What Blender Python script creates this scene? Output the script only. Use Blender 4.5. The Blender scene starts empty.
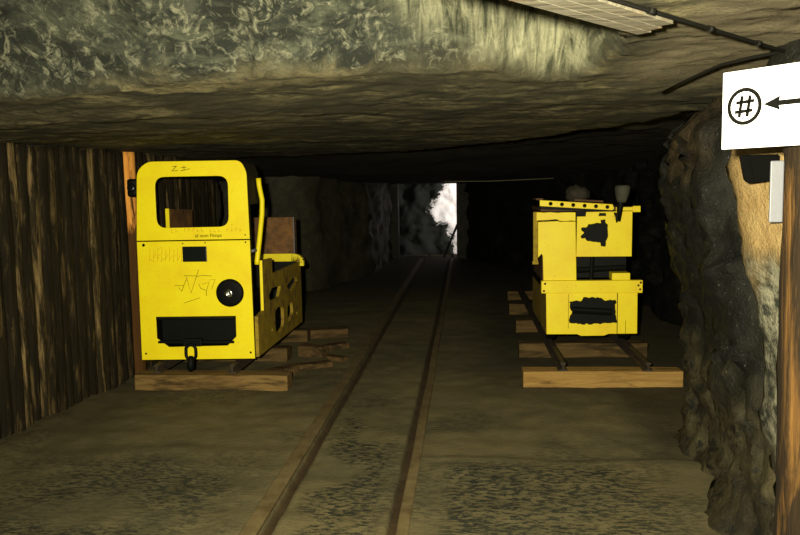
import bpy, bmesh, math, random
from mathutils import Vector, Matrix, noise
random.seed(7)
PI = math.pi
sc = bpy.context.scene
COL = sc.collection

# ------------------------------------------------------------------ materials
def lin(c):
    return tuple((v/12.92 if v <= .04045 else ((v+.055)/1.055)**2.4) for v in c)

class NT:
    def __init__(self, name):
        self.m = bpy.data.materials.new(name); self.m.use_nodes = True
        self.t = self.m.node_tree; self.t.nodes.clear()
        self.out = self.t.nodes.new('ShaderNodeOutputMaterial')
        self.b = self.t.nodes.new('ShaderNodeBsdfPrincipled')
        self.t.links.new(self.b.outputs[0], self.out.inputs[0])
        self.tc = self.t.nodes.new('ShaderNodeTexCoord').outputs['Object']
    def n(self, k, **kw):
        nd = self.t.nodes.new(k)
        for a, v in kw.items():
            setattr(nd, a, v)
        return nd
    def link(self, a, b): self.t.links.new(a, b)
    def mapping(self, scale=(1,1,1), rot=(0,0,0), src=None, shift=None):
        mp = self.n('ShaderNodeMapping'); mp.inputs['Scale'].default_value = scale
        mp.inputs['Rotation'].default_value = rot
        self.link(src or self.tc, mp.inputs[0])
        if shift is not None: self.link(shift, mp.inputs['Location'])
        return mp.outputs[0]
    def noise(self, scale, detail=6, rough=.6, vec=None, dist=0):
        nd = self.n('ShaderNodeTexNoise'); nd.inputs['Scale'].default_value = scale
        nd.inputs['Detail'].default_value = detail; nd.inputs['Roughness'].default_value = rough
        nd.inputs['Distortion'].default_value = dist
        self.link(vec or self.tc, nd.inputs['Vector']); return nd.outputs[0]
    def ramp(self, fac, stops, interp='LINEAR'):
        r = self.n('ShaderNodeValToRGB'); e = r.color_ramp.elements; r.color_ramp.interpolation = interp
        while len(e) < len(stops): e.new(.5)
        for el, (p, c) in zip(e, stops):
            el.position = p; el.color = (c[0], c[1], c[2], 1) if len(c) == 3 else c
        self.link(fac, r.inputs[0]); return r.outputs[0]
    def mask(self, fac, a, b):
        return self.ramp(fac, [(a, (0,0,0)), (b, (1,1,1))])
    def mix(self, fac, a, b, mode='MIX'):
        nd = self.n('ShaderNodeMix'); nd.data_type = 'RGBA'; nd.blend_type = mode
        for s, v in ((nd.inputs[0], fac), (nd.inputs[6], a), (nd.inputs[7], b)):
            if isinstance(v, (int, float)): s.default_value = v
            elif isinstance(v, tuple): s.default_value = (v[0], v[1], v[2], 1)
            else: self.link(v, s)
        return nd.outputs[2]
    def math(self, op, a, b=0.):
        nd = self.n('ShaderNodeMath', operation=op)
        for s, v in ((nd.inputs[0], a), (nd.inputs[1], b)):
            if isinstance(v, (int, float)): s.default_value = v
            else: self.link(v, s)
        return nd.outputs[0]
    def attr(self, name):
        return self.n('ShaderNodeAttribute', attribute_name=name).outputs['Fac']
    def color(self, c):
        if isinstance(c, tuple): self.b.inputs['Base Color'].default_value = (c[0], c[1], c[2], 1)
        else: self.link(c, self.b.inputs['Base Color'])
    def bump(self, h, strength=.5, dist=.02):
        bp = self.n('ShaderNodeBump'); bp.inputs['Strength'].default_value = strength
        bp.inputs['Distance'].default_value = dist
        self.link(h, bp.inputs['Height']); self.link(bp.outputs[0], self.b.inputs['Normal'])
    def set(self, rough=.6, metal=0., spec=.5):
        self.b.inputs['Roughness'].default_value = rough; self.b.inputs['Metallic'].default_value = metal
        self.b.inputs['Specular IOR Level'].default_value = spec
        return self.m

def plain(name, c, rough=.6, metal=0., spec=.4, grime=.35, gscale=9, bump=.15):
    k = NT(name)
    f = k.noise(gscale, 5, .65)
    k.color(k.mix(k.mask(f, .35, .7), c, tuple(v*(1-grime) for v in c)))
    if bump: k.bump(k.noise(gscale*6, 4, .6), bump, .004)
    return k.set(rough, metal, spec)

def paint_yellow(name, c=(.86,.71,.002), wear=.5):
    k = NT(name)
    f = k.noise(5, 6, .65); g = k.noise(38, 4, .7)
    col = k.mix(k.mask(f, .4, .75), c, (c[0]*.93, c[1]*.82, c[2]))
    col = k.mix(k.math('MULTIPLY', k.mask(g, .64, .72), wear), col, (.30,.13,.01))
    k.color(col); k.bump(k.noise(90, 3, .6), .08, .003)
    return k.set(.5, 0, .35)

def rust(name, a=(.10,.045,.018), b=(.035,.018,.010), yl=0.):
    k = NT(name)
    f = k.noise(7, 7, .7); col = k.mix(k.mask(f, .35, .65), a, b)
    if yl: col = k.mix(k.math('MULTIPLY', k.mask(k.noise(11, 6, .7), .38, .6), yl), col, (.36,.25,.012))
    k.color(col); k.bump(k.noise(60, 5, .7), .3, .006)
    return k.set(.75, 0, .3)

def timber(name, a, b, dark, axis='Z', bark=.5, streak=None):
    k = NT(name)
    sc_ = {'X': (2.2, 26, 26), 'Y': (26, 2.2, 26), 'Z': (40, 40, 2.6)}[axis]
    sb = {'X': (1.5, 9, 9), 'Y': (9, 1.5, 9), 'Z': (20, 20, 2.4)}[axis]
    inf = k.n('ShaderNodeObjectInfo'); rnd = inf.outputs['Random']
    cx = k.n('ShaderNodeCombineXYZ')
    for i in range(3): k.link(k.math('MULTIPLY', rnd, 37. + 11*i), cx.inputs[i])
    g = k.noise(1, 6, .65, k.mapping(sc_, shift=cx.outputs[0]), .6)
    h = k.noise(1, 5, .7, k.mapping(sb, shift=cx.outputs[0]), .4)
    if streak:                                   # log colour turns darker toward the bottom
        sx = k.n('ShaderNodeSeparateXYZ'); k.link(k.tc, sx.inputs[0])
        mr = k.n('ShaderNodeMapRange'); k.link(sx.outputs[2], mr.inputs[0])
        for i_, v_ in ((1, streak[0]), (2, streak[1]), (3, .45), (4, 0.)): mr.inputs[i_].default_value = v_
        h = k.math('ADD', h, mr.outputs[0])
    col = k.mix(k.mask(g, .35, .65), a, b)
    col = k.mix(k.math('MULTIPLY', k.mask(h, .62-.35*bark, .70-.25*bark), .92), col, dark)
    k.color(col); k.bump(k.mix(.5, g, h), .9, .02)
    return k.set(.85, 0, .15)

M = {}
M['yellow'] = paint_yellow('yellow_paint')
M['yellow_worn'] = paint_yellow('worn_yellow_paint', (.84,.665,.004), .8)
M['yellow_brown'] = rust('yellow_brown_steel', (.30,.20,.014), (.10,.05,.014), .75)  # darker, browner yellow for the side parts
M['black'] = plain('black_steel', (.003,.0035,.003), .6, spec=.12)
M['rubber'] = plain('black_rubber', (.003,.003,.003), .6, spec=.1)
M['chrome'] = plain('chrome', (.8,.8,.76), .22, 1., grime=.1)
M['lamp_black'] = plain('matt_black_plastic', (.0012,.0012,.001), .7, spec=.03)
M['rust'] = rust('rusty_steel', (.115,.05,.016), (.05,.022,.010))
M['hood'] = rust('rust_brown_hood', (.22,.10,.028), (.06,.030,.013))
M['rail'] = rust('rusty_rail', (.165,.122,.054), (.085,.055,.021))
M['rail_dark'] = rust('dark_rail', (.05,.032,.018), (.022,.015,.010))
M['ink'] = plain('dark_ink', (.06,.038,.004), .8, grime=.2, spec=.1)
M['ink_black'] = plain('black_ink', (.004,.004,.003), .8, grime=.1, spec=.03)
M['ink_red'] = plain('faded_red_ink', (.62,.36,.005), .8, grime=.2)
M['white'] = plain('white_plastic', (.70,.67,.70), .45, grime=.04, bump=0)
M['pale'] = plain('pale_grey_plastic', (.10,.10,.118), .5, grime=.1)
M['plate'] = plain('dark_glossy_plate', (.005,.007,.006), .3, grime=.4, spec=.25)
M['cable'] = plain('black_cable', (.006,.0055,.004), .6, spec=.15)
M['log'] = timber('dark_weathered_log', (.135,.088,.032), (.022,.014,.005), (.0045,.0035,.0017), 'Z', .95)
M['log_pale'] = timber('log_with_bare_strip', (.22,.15,.065), (.07,.044,.016), (.006,.005,.0025), 'Z', .70)
M['log_orange'] = timber('fresh_orange_log', (.85,.38,.075), (.60,.21,.035), (.012,.007,.003), 'Z', .30, (1.15, 1.45))
M['post'] = timber('stripped_post', (.115,.056,.013), (.040,.019,.005), (.007,.0045,.002), 'Z', .75)
M['sleeper'] = timber('sawn_sleeper', (.35,.21,.065), (.21,.115,.032), (.08,.045,.015), 'X', .15)
M['sleeper_old'] = timber('old_sleeper', (.125,.077,.028), (.068,.042,.016), (.026,.018,.008), 'X', .4)
M['sleeper_mid'] = timber('grimy_sleeper', (.21,.13,.045), (.12,.07,.024), (.045,.028,.011), 'X', .3)
M['scrap'] = timber('broken_timber', (.125,.072,.028), (.065,.040,.016), (.028,.019,.009), 'X', .45)
M['board'] = timber('whitewashed_board', (.185,.165,.125), (.14,.12,.08), (.16,.09,.03), 'X', .1)

def floor_mat():
    k = NT('dusty_mine_floor')
    big = k.noise(.9, 5, .6); mid = k.noise(5, 6, .7)
    sp = k.noise(30, 6, .75, k.mapping((.65, 1.5, 1)))
    col = k.mix(k.mask(big, .38, .62), (.135,.108,.050), (.090,.078,.041))
    col = k.mix(k.math('MULTIPLY', k.mask(mid, .45, .7), .55), col, (.185,.148,.072))
    wet = k.math('MULTIPLY', k.mask(sp, .47, .54), k.attr('pitted'))
    col = k.mix(k.math('MULTIPLY', wet, .95), col, (.014,.017,.013))
    col = k.mix(k.math('MULTIPLY', k.attr('groove'), .85), col, (.034,.017,.006))
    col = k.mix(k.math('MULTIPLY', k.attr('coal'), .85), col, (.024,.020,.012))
    k.color(col)
    h = k.mix(.5, sp, mid); k.bump(h, .55, .02)
    return k.set(.9, 0, .2)
M['floor'] = floor_mat()

def ceil_mat():
    k = NT('layered_rock_ceiling')
    v1 = k.mapping((1.0, 1.6, 1.0)); a = k.noise(3.2, 8, .72, v1, 1.2)
    f2 = k.noise(16, 7, .75, None, .8); f3 = k.noise(60, 5, .7)
    dome = k.mix(k.mask(a, .47, .70), (.0065,.0075,.005), (.062,.065,.043))
    dome = k.mix(k.math('MULTIPLY', k.mask(f2, .50, .62), .8), dome, (.14,.135,.09))
    dome = k.mix(k.math('MULTIPLY', k.mask(k.noise(8, 6, .75), .50, .60), .85), dome, (.010,.012,.009))
    # pick-marked curl: streaks that run down the rock face
    st = k.noise(1, 6, .65, k.mapping((34, 5, 5), (0, 0, .3)), .9)
    curl = k.mix(k.mask(st, .36, .62), (.022,.025,.013), (.20,.19,.12))
    dome = k.mix(k.attr('curl'), dome, curl)
    g = k.noise(1, 7, .68, k.mapping((2.0, 5.0, 4), (0, 0, -.35)), 1.6)
    slab = k.mix(k.mask(g, .42, .62), (.024,.021,.010), (.20,.165,.082))
    slab = k.mix(k.math('MULTIPLY', k.mask(f2, .48, .60), .75), slab, (.022,.019,.010))
    slab = k.mix(k.math('MULTIPLY', k.mask(k.noise(1.5, 4, .6), .42, .60), .85), slab, (.030,.026,.013))
    sm = k.mix(k.mask(a, .3, .7), (.11,.088,.050), (.165,.135,.080))
    slab = k.mix(k.attr('smooth'), slab, sm)
    col = k.mix(k.attr('dome'), slab, dome)
    col = k.mix(k.attr('coal'), col, k.mix(k.mask(g, .45, .75), (.016,.014,.007), (.042,.036,.019)))
    k.color(col)
    k.bump(k.mix(.45, f2, k.mix(.5, f3, a)), .75, .03)
    return k.set(.85, 0, .25)
M['ceiling'] = ceil_mat()

def rock_mat(name, c0, c1, spots=None, rough=.7, bump=.8, amt=.8):
    k = NT(name)
    a = k.noise(4, 8, .7, None, .8); f2 = k.noise(19, 7, .75); f3 = k.noise(70, 4, .7)
    col = k.mix(k.mask(a, .38, .66), c0, c1)
    if spots: col = k.mix(k.math('MULTIPLY', k.mask(f2, .58, .66), amt), col, spots)
    k.color(col); k.bump(k.mix(.5, f2, k.mix(.5, f3, a)), bump, .03)
    return k.set(rough, 0, .35)
M['coal'] = rock_mat('black_coal_rock', (.010,.010,.007), (.032,.030,.020), (.06,.056,.04))
M['deep'] = rock_mat('deep_dark_rock', (.022,.020,.010), (.050,.045,.024), (.075,.068,.04))

def right_mat():
    k = NT('right_wall_rock')
    a = k.noise(4.5, 8, .72, None, .8); f2 = k.noise(21, 7, .75); f3 = k.noise(75, 4, .7)
    coal = k.mix(k.mask(a, .42, .70), (.0030,.0030,.0020), (.013,.012,.007))
    coal = k.mix(k.math('MULTIPLY', k.mask(f3, .64, .70), .8), coal, (.13,.13,.10))  # pale specks paint the glints of the coal into its colour
    tan = k.mix(k.mask(a, .35, .65), (.20,.125,.045), (.27,.185,.078))
    tan = k.mix(k.math('MULTIPLY', k.mask(f2, .58, .70), .6), tan, (.11,.063,.022))
    grey = k.mix(k.mask(f2, .42, .58), (.022,.023,.017), (.20,.185,.13))
    dust = k.mix(k.mask(a, .36, .6), (.075,.061,.029), (.022,.018,.010))
    dust = k.mix(k.math('MULTIPLY', k.mask(k.noise(7, 6, .7), .56, .62), .9), dust, (.009,.010,.008))
    brown = k.mix(k.mask(a, .4, .62), (.008,.006,.003), (.045,.030,.013))
    col = k.mix(k.attr('dust'), coal, dust)
    col = k.mix(k.attr('brown'), col, brown)
    col = k.mix(k.attr('grey'), col, grey)
    col = k.mix(k.attr('tan'), col, tan)
    k.color(col); k.bump(k.mix(.5, f2, k.mix(.5, f3, a)), .9, .03)
    return k.set(.6, 0, .25)
M['right'] = right_mat()

def lit_rock_mat():
    k = NT('painted_lit_rock')
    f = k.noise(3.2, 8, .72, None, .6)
    col = k.mix(k.mask(k.math('ADD', k.attr('painted_lit'), k.math('MULTIPLY', k.math('SUBTRACT', f, .5), 1.5)), .44, .54), (.010,.011,.008), (.75,.71,.68))  # lamplit rock painted white, unlit rock painted near black
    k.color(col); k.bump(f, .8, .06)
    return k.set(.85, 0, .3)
M['lit_rock'] = lit_rock_mat()

# ------------------------------------------------------------------ object helpers
def worldloc(o):
    v = Vector((0, 0, 0))
    while o: v += o.location; o = o.parent
    return v

def tag(o, label=None, cat=None, group=None, kind=None):
    for k, v in (('label', label), ('category', cat), ('group', group), ('kind', kind)):
        if v: o[k] = v
    return o

def thing(name, loc, label, cat, group=None):
    o = bpy.data.objects.new(name, None); COL.objects.link(o); o.location = loc
    o.empty_display_size = .2
    return tag(o, label, cat, group)

def link_mesh(name, me, mat, parent=None, smooth=False, recentre=True):
    """verts of me are in world coordinates"""
    o = bpy.data.objects.new(name, me); COL.objects.link(o)
    if mat: me.materials.clear(); me.materials.append(mat)
    if parent:
        w = worldloc(parent); me.transform(Matrix.Translation(-w)); o.parent = parent
    elif recentre:
        xs = [v.co for v in me.vertices]
        lo = Vector([min(c[i] for c in xs) for i in range(3)]); hi = Vector([max(c[i] for c in xs) for i in range(3)])
        b = Vector(((lo.x+hi.x)/2, (lo.y+hi.y)/2, lo.z))
        me.transform(Matrix.Translation(-b)); o.location = b
    for p in me.polygons: p.use_smooth = smooth
    return o

def bm_obj(name, bm, mat, parent=None, smooth=False, recentre=True):
    bmesh.ops.recalc_face_normals(bm, faces=bm.faces)
    me = bpy.data.meshes.new(name); bm.to_mesh(me); bm.free()
    return link_mesh(name, me, mat, parent, smooth, recentre)

def box(bm, lo, hi, bev=.0, rot=None):
    c = [(a+b)/2 for a, b in zip(lo, hi)]; s = [b-a for a, b in zip(lo, hi)]
    r = bmesh.ops.create_cube(bm, size=1)
    vs = r['verts']
    for v in vs: v.co = Vector((v.co.x*s[0], v.co.y*s[1], v.co.z*s[2]))
    if bev:
        es = list({e for v in vs for e in v.link_edges})
        rb = bmesh.ops.bevel(bm, geom=es, offset=bev, segments=2, profile=.6, affect='EDGES')
        vs = list({v for f in rb['faces'] for v in f.verts} | {v for v in vs if v.is_valid})
    mt = Matrix.Translation(c)
    if rot is not None: mt = mt @ rot.to_4x4()
    bmesh.ops.transform(bm, matrix=mt, verts=vs)

def tube(bm, pts, r, seg=10, cap=True, closed=False, radii=None):
    pts = [Vector(p) for p in pts]; n = len(pts); rings = []
    up = None
    for i, p in enumerate(pts):
        if closed: t = pts[(i+1) % n] - pts[i-1]
        else: t = pts[min(i+1, n-1)] - pts[max(i-1, 0)]
        t.normalize()
        if up is None:
            up = Vector((0, 0, 1)) if abs(t.z) < .9 else Vector((1, 0, 0))
        a = t.cross(up)
        if a.length < 1e-5: a = t.orthogonal()
        a.normalize(); b = a.cross(t).normalized(); up = b
        rr = radii[i] if radii else r
        rings.append([bm.verts.new(p + a*rr*math.cos(2*PI*k/seg) + b*rr*math.sin(2*PI*k/seg)) for k in range(seg)])
    m = n if closed else n-1
    for i in range(m):
        A, B = rings[i], rings[(i+1) % n]
        for k in range(seg): bm.faces.new((A[k], A[(k+1) % seg], B[(k+1) % seg], B[k]))
    if cap and not closed:
        bm.faces.new(rings[0][::-1]); bm.faces.new(rings[-1])

def lathe(bm, prof, centre, axis='Y', seg=32):
    """prof: (radius, offset along axis)"""
    c = Vector(centre); rings = []
    for r, h in prof:
        ring = []
        for k in range(seg):
            a = 2*PI*k/seg; u, v = r*math.cos(a), r*math.sin(a)
            p = {'Y': Vector((u, h, v)), 'X': Vector((h, u, v)), 'Z': Vector((u, v, h))}[axis]
            ring.append(bm.verts.new(c+p))
        rings.append(ring)
    for A, B in zip(rings, rings[1:]):
        for k in range(seg): bm.faces.new((A[k], A[(k+1) % seg], B[(k+1) % seg], B[k]))
    for R in (rings[0], rings[-1]):
        try: bm.faces.new(R)
        except ValueError: pass

def rpoly(pts, r, seg=5):
    """polygon with rounded corners; r a number or list"""
    out = []; n = len(pts)
    for i, p in enumerate(pts):
        p = Vector(p); a = Vector(pts[i-1]) - p; b = Vector(pts[(i+1) % n]) - p
        ri = r[i] if isinstance(r, (list, tuple)) else r
        if ri <= 1e-5: out.append(tuple(p)); continue
        ri = min(ri, a.length*.49, b.length*.49)
        A = p + a.normalized()*ri; B = p + b.normalized()*ri
        for k in range(seg+1):
            t = k/seg; q = A*(1-t)**2 + p*2*t*(1-t) + B*t*t; out.append(tuple(q))
    return out

def plate(name, outline, holes, pos, thick, mat, parent, plane='XZ', bev=.003):
    """a sheet with holes; outline in (x,z) or (y,z); pos = coordinate of its outer (front or right) face"""
    cu = bpy.data.curves.new('tmp', 'CURVE'); cu.dimensions = '2D'; cu.fill_mode = 'BOTH'
    cu.extrude = max(thick/2-bev, .0005); cu.bevel_depth = bev; cu.bevel_resolution = 1; cu.offset = -bev
    for poly in [outline]+holes:
        sp = cu.splines.new('POLY'); sp.points.add(len(poly)-1); sp.use_cyclic_u = True
        for q, p in zip(sp.points, poly): q.co = (p[0], p[1], 0, 1)
    tmp = bpy.data.objects.new('tmp', cu); COL.objects.link(tmp)
    dg = bpy.context.evaluated_depsgraph_get()
    me = bpy.data.meshes.new_from_object(tmp.evaluated_get(dg), depsgraph=dg)
    bpy.data.objects.remove(tmp); bpy.data.curves.remove(cu)
    if plane == 'XZ':
        for v in me.vertices: x, y, z = v.co; v.co = (x, pos+thick/2-z, y)
    else:
        for v in me.vertices: x, y, z = v.co; v.co = (pos-thick/2+z, x, y)
    bm = bmesh.new(); bm.from_mesh(me); bmesh.ops.remove_doubles(bm, verts=bm.verts, dist=1e-5)
    bpy.data.meshes.remove(me)
    return bm_obj(name, bm, mat, parent)

def text_mesh(name, body, size, mat, parent, mtx, thick=.001):
    cu = bpy.data.curves.new('tmp', 'FONT'); cu.body = body; cu.size = size; cu.extrude = thick
    cu.align_x = 'CENTER'; cu.align_y = 'CENTER'
    tmp = bpy.data.objects.new('tmp', cu); COL.objects.link(tmp)
    dg = bpy.context.evaluated_depsgraph_get()
    me = bpy.data.meshes.new_from_object(tmp.evaluated_get(dg), depsgraph=dg)
    bpy.data.objects.remove(tmp); bpy.data.curves.remove(cu)
    me.transform(mtx); me.name = name
    return link_mesh(name, me, mat, parent)
FACE = Matrix(((1,0,0,0),(0,0,-1,0),(0,1,0,0),(0,0,0,1)))     # text plane -> facing -Y

def fbm(p, s, o=4): return noise.fractal(Vector(p)*s, 1.0, 2.0, o, noise_basis='PERLIN_ORIGINAL')
def ss(a, b, x):
    t = min(1, max(0, (x-a)/(b-a))) if b != a else float(x > a); return t*t*(3-2*t)
def lerp(a, b, t): return a+(b-a)*t
def pl(pts, x):
    """piecewise linear"""
    if x <= pts[0][0]: return pts[0][1]
    for (a, u), (b, v) in zip(pts, pts[1:]):
        if x <= b: return lerp(u, v, (x-a)/(b-a))
    return pts[-1][1]
def steps(*segs):
    out = []
    for a, b, d in segs:
        n = max(1, round((b-a)/d)); out += [a+(b-a)*i/n for i in range(n)]
    return out+[segs[-1][1]]

def grid_obj(name, xs, ys, fn, mat, attrs=(), flip=False, smooth=True):
    """fn(x,y) -> (co, attr values)"""
    vs, av = [], [[] for _ in attrs]
    for y in ys:
        for x in xs:
            co, a = fn(x, y); vs.append(co)
            for l, q in zip(av, a): l.append(q)
    nx = len(xs); fs = []
    for j in range(len(ys)-1):
        for i in range(nx-1):
            f = (j*nx+i, j*nx+i+1, (j+1)*nx+i+1, (j+1)*nx+i); fs.append(f[::-1] if flip else f)
    me = bpy.data.meshes.new(name); me.from_pydata(vs, [], fs)
    for nm, l in zip(attrs, av):
        at = me.attributes.new(nm, 'FLOAT', 'POINT'); at.data.foreach_set('value', l)
    o = link_mesh(name, me, mat, None, smooth, False); o['kind'] = 'structure'
    return o

# ------------------------------------------------------------------ the setting
RL, RR = -1.015, -.305        # centre lines of the two middle rails
def floor_z(x, y):
    z = .012*fbm((x, y, 3), 1.3) + .007*fbm((x, y, 9), 5)
    if x > RR: z += .016*(1-ss(4.50, 4.56, y+.03*fbm((x, y, 1), 3))) - .004
    if x < RL: z += .020*ss(4.3, 4.9, y + .25*(x+1.5)) * 0 + .012*(1-ss(4.5, 4.75, y-.05*math.sin(x*3)))
    z += .04*ss(-2.72, -2.95, x)*(.7+.5*fbm((x, y, 4), 3))
    if RL < x < RR: z -= .008
    # flangeway grooves inside each rail
    gr = max(1-ss(.018, .034, abs(x-(RL+.056))), 1-ss(.018, .034, abs(x-(RR-.056))))
    return z-.035*gr-.10*ss(18.4, 19, y), gr
def floor_fn(x, y):
    z, gr = floor_z(x, y)
    nz = .5+.5*fbm((x, y, 21), 1.6)
    p = 0
    if x > RR+.06: p = ss(.1, .25, x-RR)*(1-ss(.75, 1.35, x+.15*fbm((x,y,2),3)))*(1-ss(4.3, 4.55, y)) * (.72+.5*nz)
    elif x < RL-.06: p = (.30+.6*ss(.35, .62, nz))*(1-ss(4.4, 4.8, y))*ss(-3.3, -2.2, x)
    elif RL < x < RR: p = ss(.42, .58, nz)*(1-ss(5.2, 6.4, y))*ss(.10, .2, x-RL)*ss(.10, .2, RR-x)
    p = max(p, .55*ss(.56, .72, nz)*(1-ss(6, 8, y)))
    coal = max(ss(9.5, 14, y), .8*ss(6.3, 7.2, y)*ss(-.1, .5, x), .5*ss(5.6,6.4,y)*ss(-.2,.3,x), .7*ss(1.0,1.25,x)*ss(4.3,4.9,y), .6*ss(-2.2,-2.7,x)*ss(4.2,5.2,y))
    return (x, y, z), (min(1, p), gr, coal)
gx = [RL+d for d in (-.03, .02, .026, .034, .045, .056, .067, .078, .09, .11)] + [RR+d for d in (.03, -.02, -.026, -.034, -.045, -.056, -.067, -.078, -.09, -.11)]
fx = sorted([x for x in steps((-4.6, -3.4, .1), (-3.4, 1.6, .035), (1.6, 3.2, .08)) if min(abs(x-RL), abs(x-RR)) > .125] + gx)
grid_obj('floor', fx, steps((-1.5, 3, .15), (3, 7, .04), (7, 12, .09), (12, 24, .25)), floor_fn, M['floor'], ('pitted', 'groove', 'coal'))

LIP = [(-4.8,3.35),(-3.0,3.22),(-1.9,3.12),(-1.2,3.00),(-.75,2.92),(-.24,3.02),(.06,3.0),(.39,3.2),(.48,3.02),(.535,2.72),(.50,2.45),(.40,2.28),(.22,2.05),(.14,1.9),(.10,1.),(.10,-1.6),(-4.8,-1.6)]
def lip_dist(x, y):
    inside = False; best = 9; n = len(LIP)
    for i in range(n):
        ax, ay = LIP[i]; bx, by = LIP[(i+1) % n]
        if (ay > y) != (by > y) and x < (bx-ax)*(y-ay)/(by-ay)+ax: inside = not inside
        dx, dy = bx-ax, by-ay; t = max(0, min(1, ((x-ax)*dx+(y-ay)*dy)/(dx*dx+dy*dy)))
        best = min(best, math.hypot(x-ax-t*dx, y-ay-t*dy))
    return best if inside else -best
SEAM = [(-4.6,8.9),(-2.2,8.65),(-.67,8.15),(.46,6.55),(1.1,5.15),(1.25,4.3),(1.6,3.9),(3.2,3.8)]
def ceil_fn(x, y):
    zl = 2.0+.05*(1-ss(2.7, 3.8, y))-.035*ss(0, 2, -x)*(1-ss(4, 6, y)) - .02*ss(-2.4, -3, x)
    zl += .013*fbm((x, y*1.3, 5), 1.6) + .009*fbm((x, y, 8), 5) + .006*fbm((x, y, 18), 14)
    e = y-(pl(SEAM, x)+.12*fbm((x, y, 12), 2)); coal = ss(-.05, .12, e)
    far = pl([(4, 2.12), (9, 2.06), (11.5, 1.86), (14, 1.76), (18.5, 1.78), (18.9, 2.6), (24, 2.7)], y) + .05*fbm((x, y, 2), 1.1) + .02*fbm((x, y, 4), 4)
    if 14.5 < y < 18.7: far = max(far, 1.755)
    z = lerp(zl, far, ss(0, .35, e))
    d = curl = 0
    smo = ss(.52, .70, x)*(1-ss(2.9, 3.6, y))
    if y < 3.6:
        wob = .06*fbm((x, y, 31), 2.5) + .025*fbm((x, y, 33), 9)
        s = lip_dist(x, y) + wob*(1-.7*ss(.1, .4, x))
        if s > -.01:
            d = ss(-.01, .035, s)
            curl = ss(-.15, .15, x-.12+1.7*min(s, .32)+.18*fbm((x, y, 7), 2))*d
            H = .58*(1-math.exp(-max(0, s)/.30))
            H += d*(.060*fbm((x, y, 40), 2.2) + .035*fbm((x, y, 41), 6)) * (1-.5*curl)
            H += curl*.016*math.sin(30*(x+.35*y)+5*fbm((x, y, 6), 1.5))*ss(0, .1, s)
            z += max(-.02, H)
    z += smo*0
    return (x, y, z), (d, curl, smo, coal)
grid_obj('ceiling', steps((-4.6, -2.6, .06), (-2.6, 1.4, .028), (1.4, 3.2, .1)), steps((-1.5, 1.8, .12), (1.8, 3.7, .024), (3.7, 9, .07), (9, 24, .22)), ceil_fn, M['ceiling'], ('dome', 'curl', 'smooth', 'coal'), flip=True)

def catmull(pts, d):
    P = [Vector(p) for p in pts]; P = [2*P[0]-P[1]] + P + [2*P[-1]-P[-2]]; out = []
    for i in range(1, len(P)-2):
        p0, p1, p2, p3 = P[i-1:i+3]
        n = max(2, int((p2-p1).length/d(p1.y)))
        for k in range(n):
            t = k/n
            out.append(.5*((2*p1)+(p2-p0)*t+(2*p0-5*p1+4*p2-p3)*t*t+(3*p1-p0-3*p2+p3)*t**3))
    return out+[P[-2]]

def wall_strip(name, plan, zs, mat, amp, attrs, zone, shift, side, dens):
    pts = catmull(plan, dens); n = len(pts); nor = []
    for i in range(n):
        t = (pts[min(i+1, n-1)]-pts[max(i-1, 0)]).normalized(); nor.append(Vector((t.y, -t.x))*side)
    def fn(i, z):
        p, q = pts[int(i)], nor[int(i)]
        h = amp(p.x, p.y, z); x, y = p.x+q.x*h+shift(p.x, p.y, z), p.y+q.y*h
        return (x, y, z), zone(p.x, p.y, z)
    return grid_obj(name, list(range(n)), zs, fn, mat, attrs, flip=side < 0)

# right rock wall: pale clay face by the post, black coal rib, alcove of the loader, then narrowing to the portal
RPLAN = [(1.6,-1.5),(1.5,.6),(1.32,1.6),(1.22,2.0),(1.10,2.35),(1.02,2.62),(1.06,2.80),(1.22,2.92),(1.30,3.2),(1.13,3.6),(1.20,4.25),(1.25,4.75),(1.36,5.05),(1.8,5.25),(2.3,5.5),(2.42,6.4),(2.4,8),(2.4,10.5),(2.1,12.2),(1.6,13.6),(1.0,15.2),(.4,17),(.05,18.2),(.1,18.6),(.9,18.9),(1.3,20),(1.2,23.4)]
def r_shift(x, y, z):
    k = ss(1.9, 2.4, y)*(1-ss(2.86, 3.0, y))
    s = k*pl([(0, .12), (.6, .07), (.72, .045), (.83, .0), (1.19, -.035), (1.36, -.10), (1.70, -.125), (1.80, -.12), (1.92, -.03), (2.1, .02)], z)
    k = ss(3.2, 3.7, y)*(1-ss(5.2, 5.4, y))
    s += k*pl([(0, .03), (.15, .08), (.35, .13), (.5, .10), (1.0, .05), (1.3, -.01), (1.6, -.09), (1.85, -.04), (2.0, .10), (2.1, .12)], z)
    s -= (1-ss(2.9, 3.5, y))*.0
    s += .07*(1-ss(.1, .5, z))*(1-ss(5, 5.4, y))*ss(3.6, 4.0, y)
    return s
def facet(p, s):
    q = p*s; c = noise.voronoi(q)[1][0]; d = noise.noise_vector(c*5.37+Vector((.3,.7,.1)))
    return (q-c).dot(d.normalized())+.8*noise.noise(c*3.1)
def r_amp(x, y, z):
    g = .3 if y < 2.75 else 1
    a = .075*fbm((x, y, z), 1.7)+.045*fbm((x+5, y, z), 4.5)+.020*fbm((x, y+3, z), 12)
    if y < 2.9: return g*a*1.2
    f = facet(Vector((x, y, z*.8)), 3.0)*.075 + facet(Vector((x+4, y, z)), 7.5)*.035
    return (f+.35*a)*(1.4 if y > 5.2 else 1)
def r_zone(x, y, z):
    w = .14*fbm((x, y, z), 5)
    near = 1-ss(2.80, 2.86, y+.4*w)
    tan = near*ss(1.28, 1.40, z+w)*(1-ss(1.84, 1.90, z+.5*w))
    grey = near*(1-ss(1.28, 1.40, z+w))*ss(.60, .75, z+w)
    dust = max(near, 1-ss(5.0, 5.4, y))*(1-ss(.40, .85, z+2*w))
    brown = ss(1.62, 1.70, z+w)*ss(3.5, 3.8, y)*(1-ss(4.3, 4.5, y+w))
    return tan, grey, dust, brown
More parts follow.
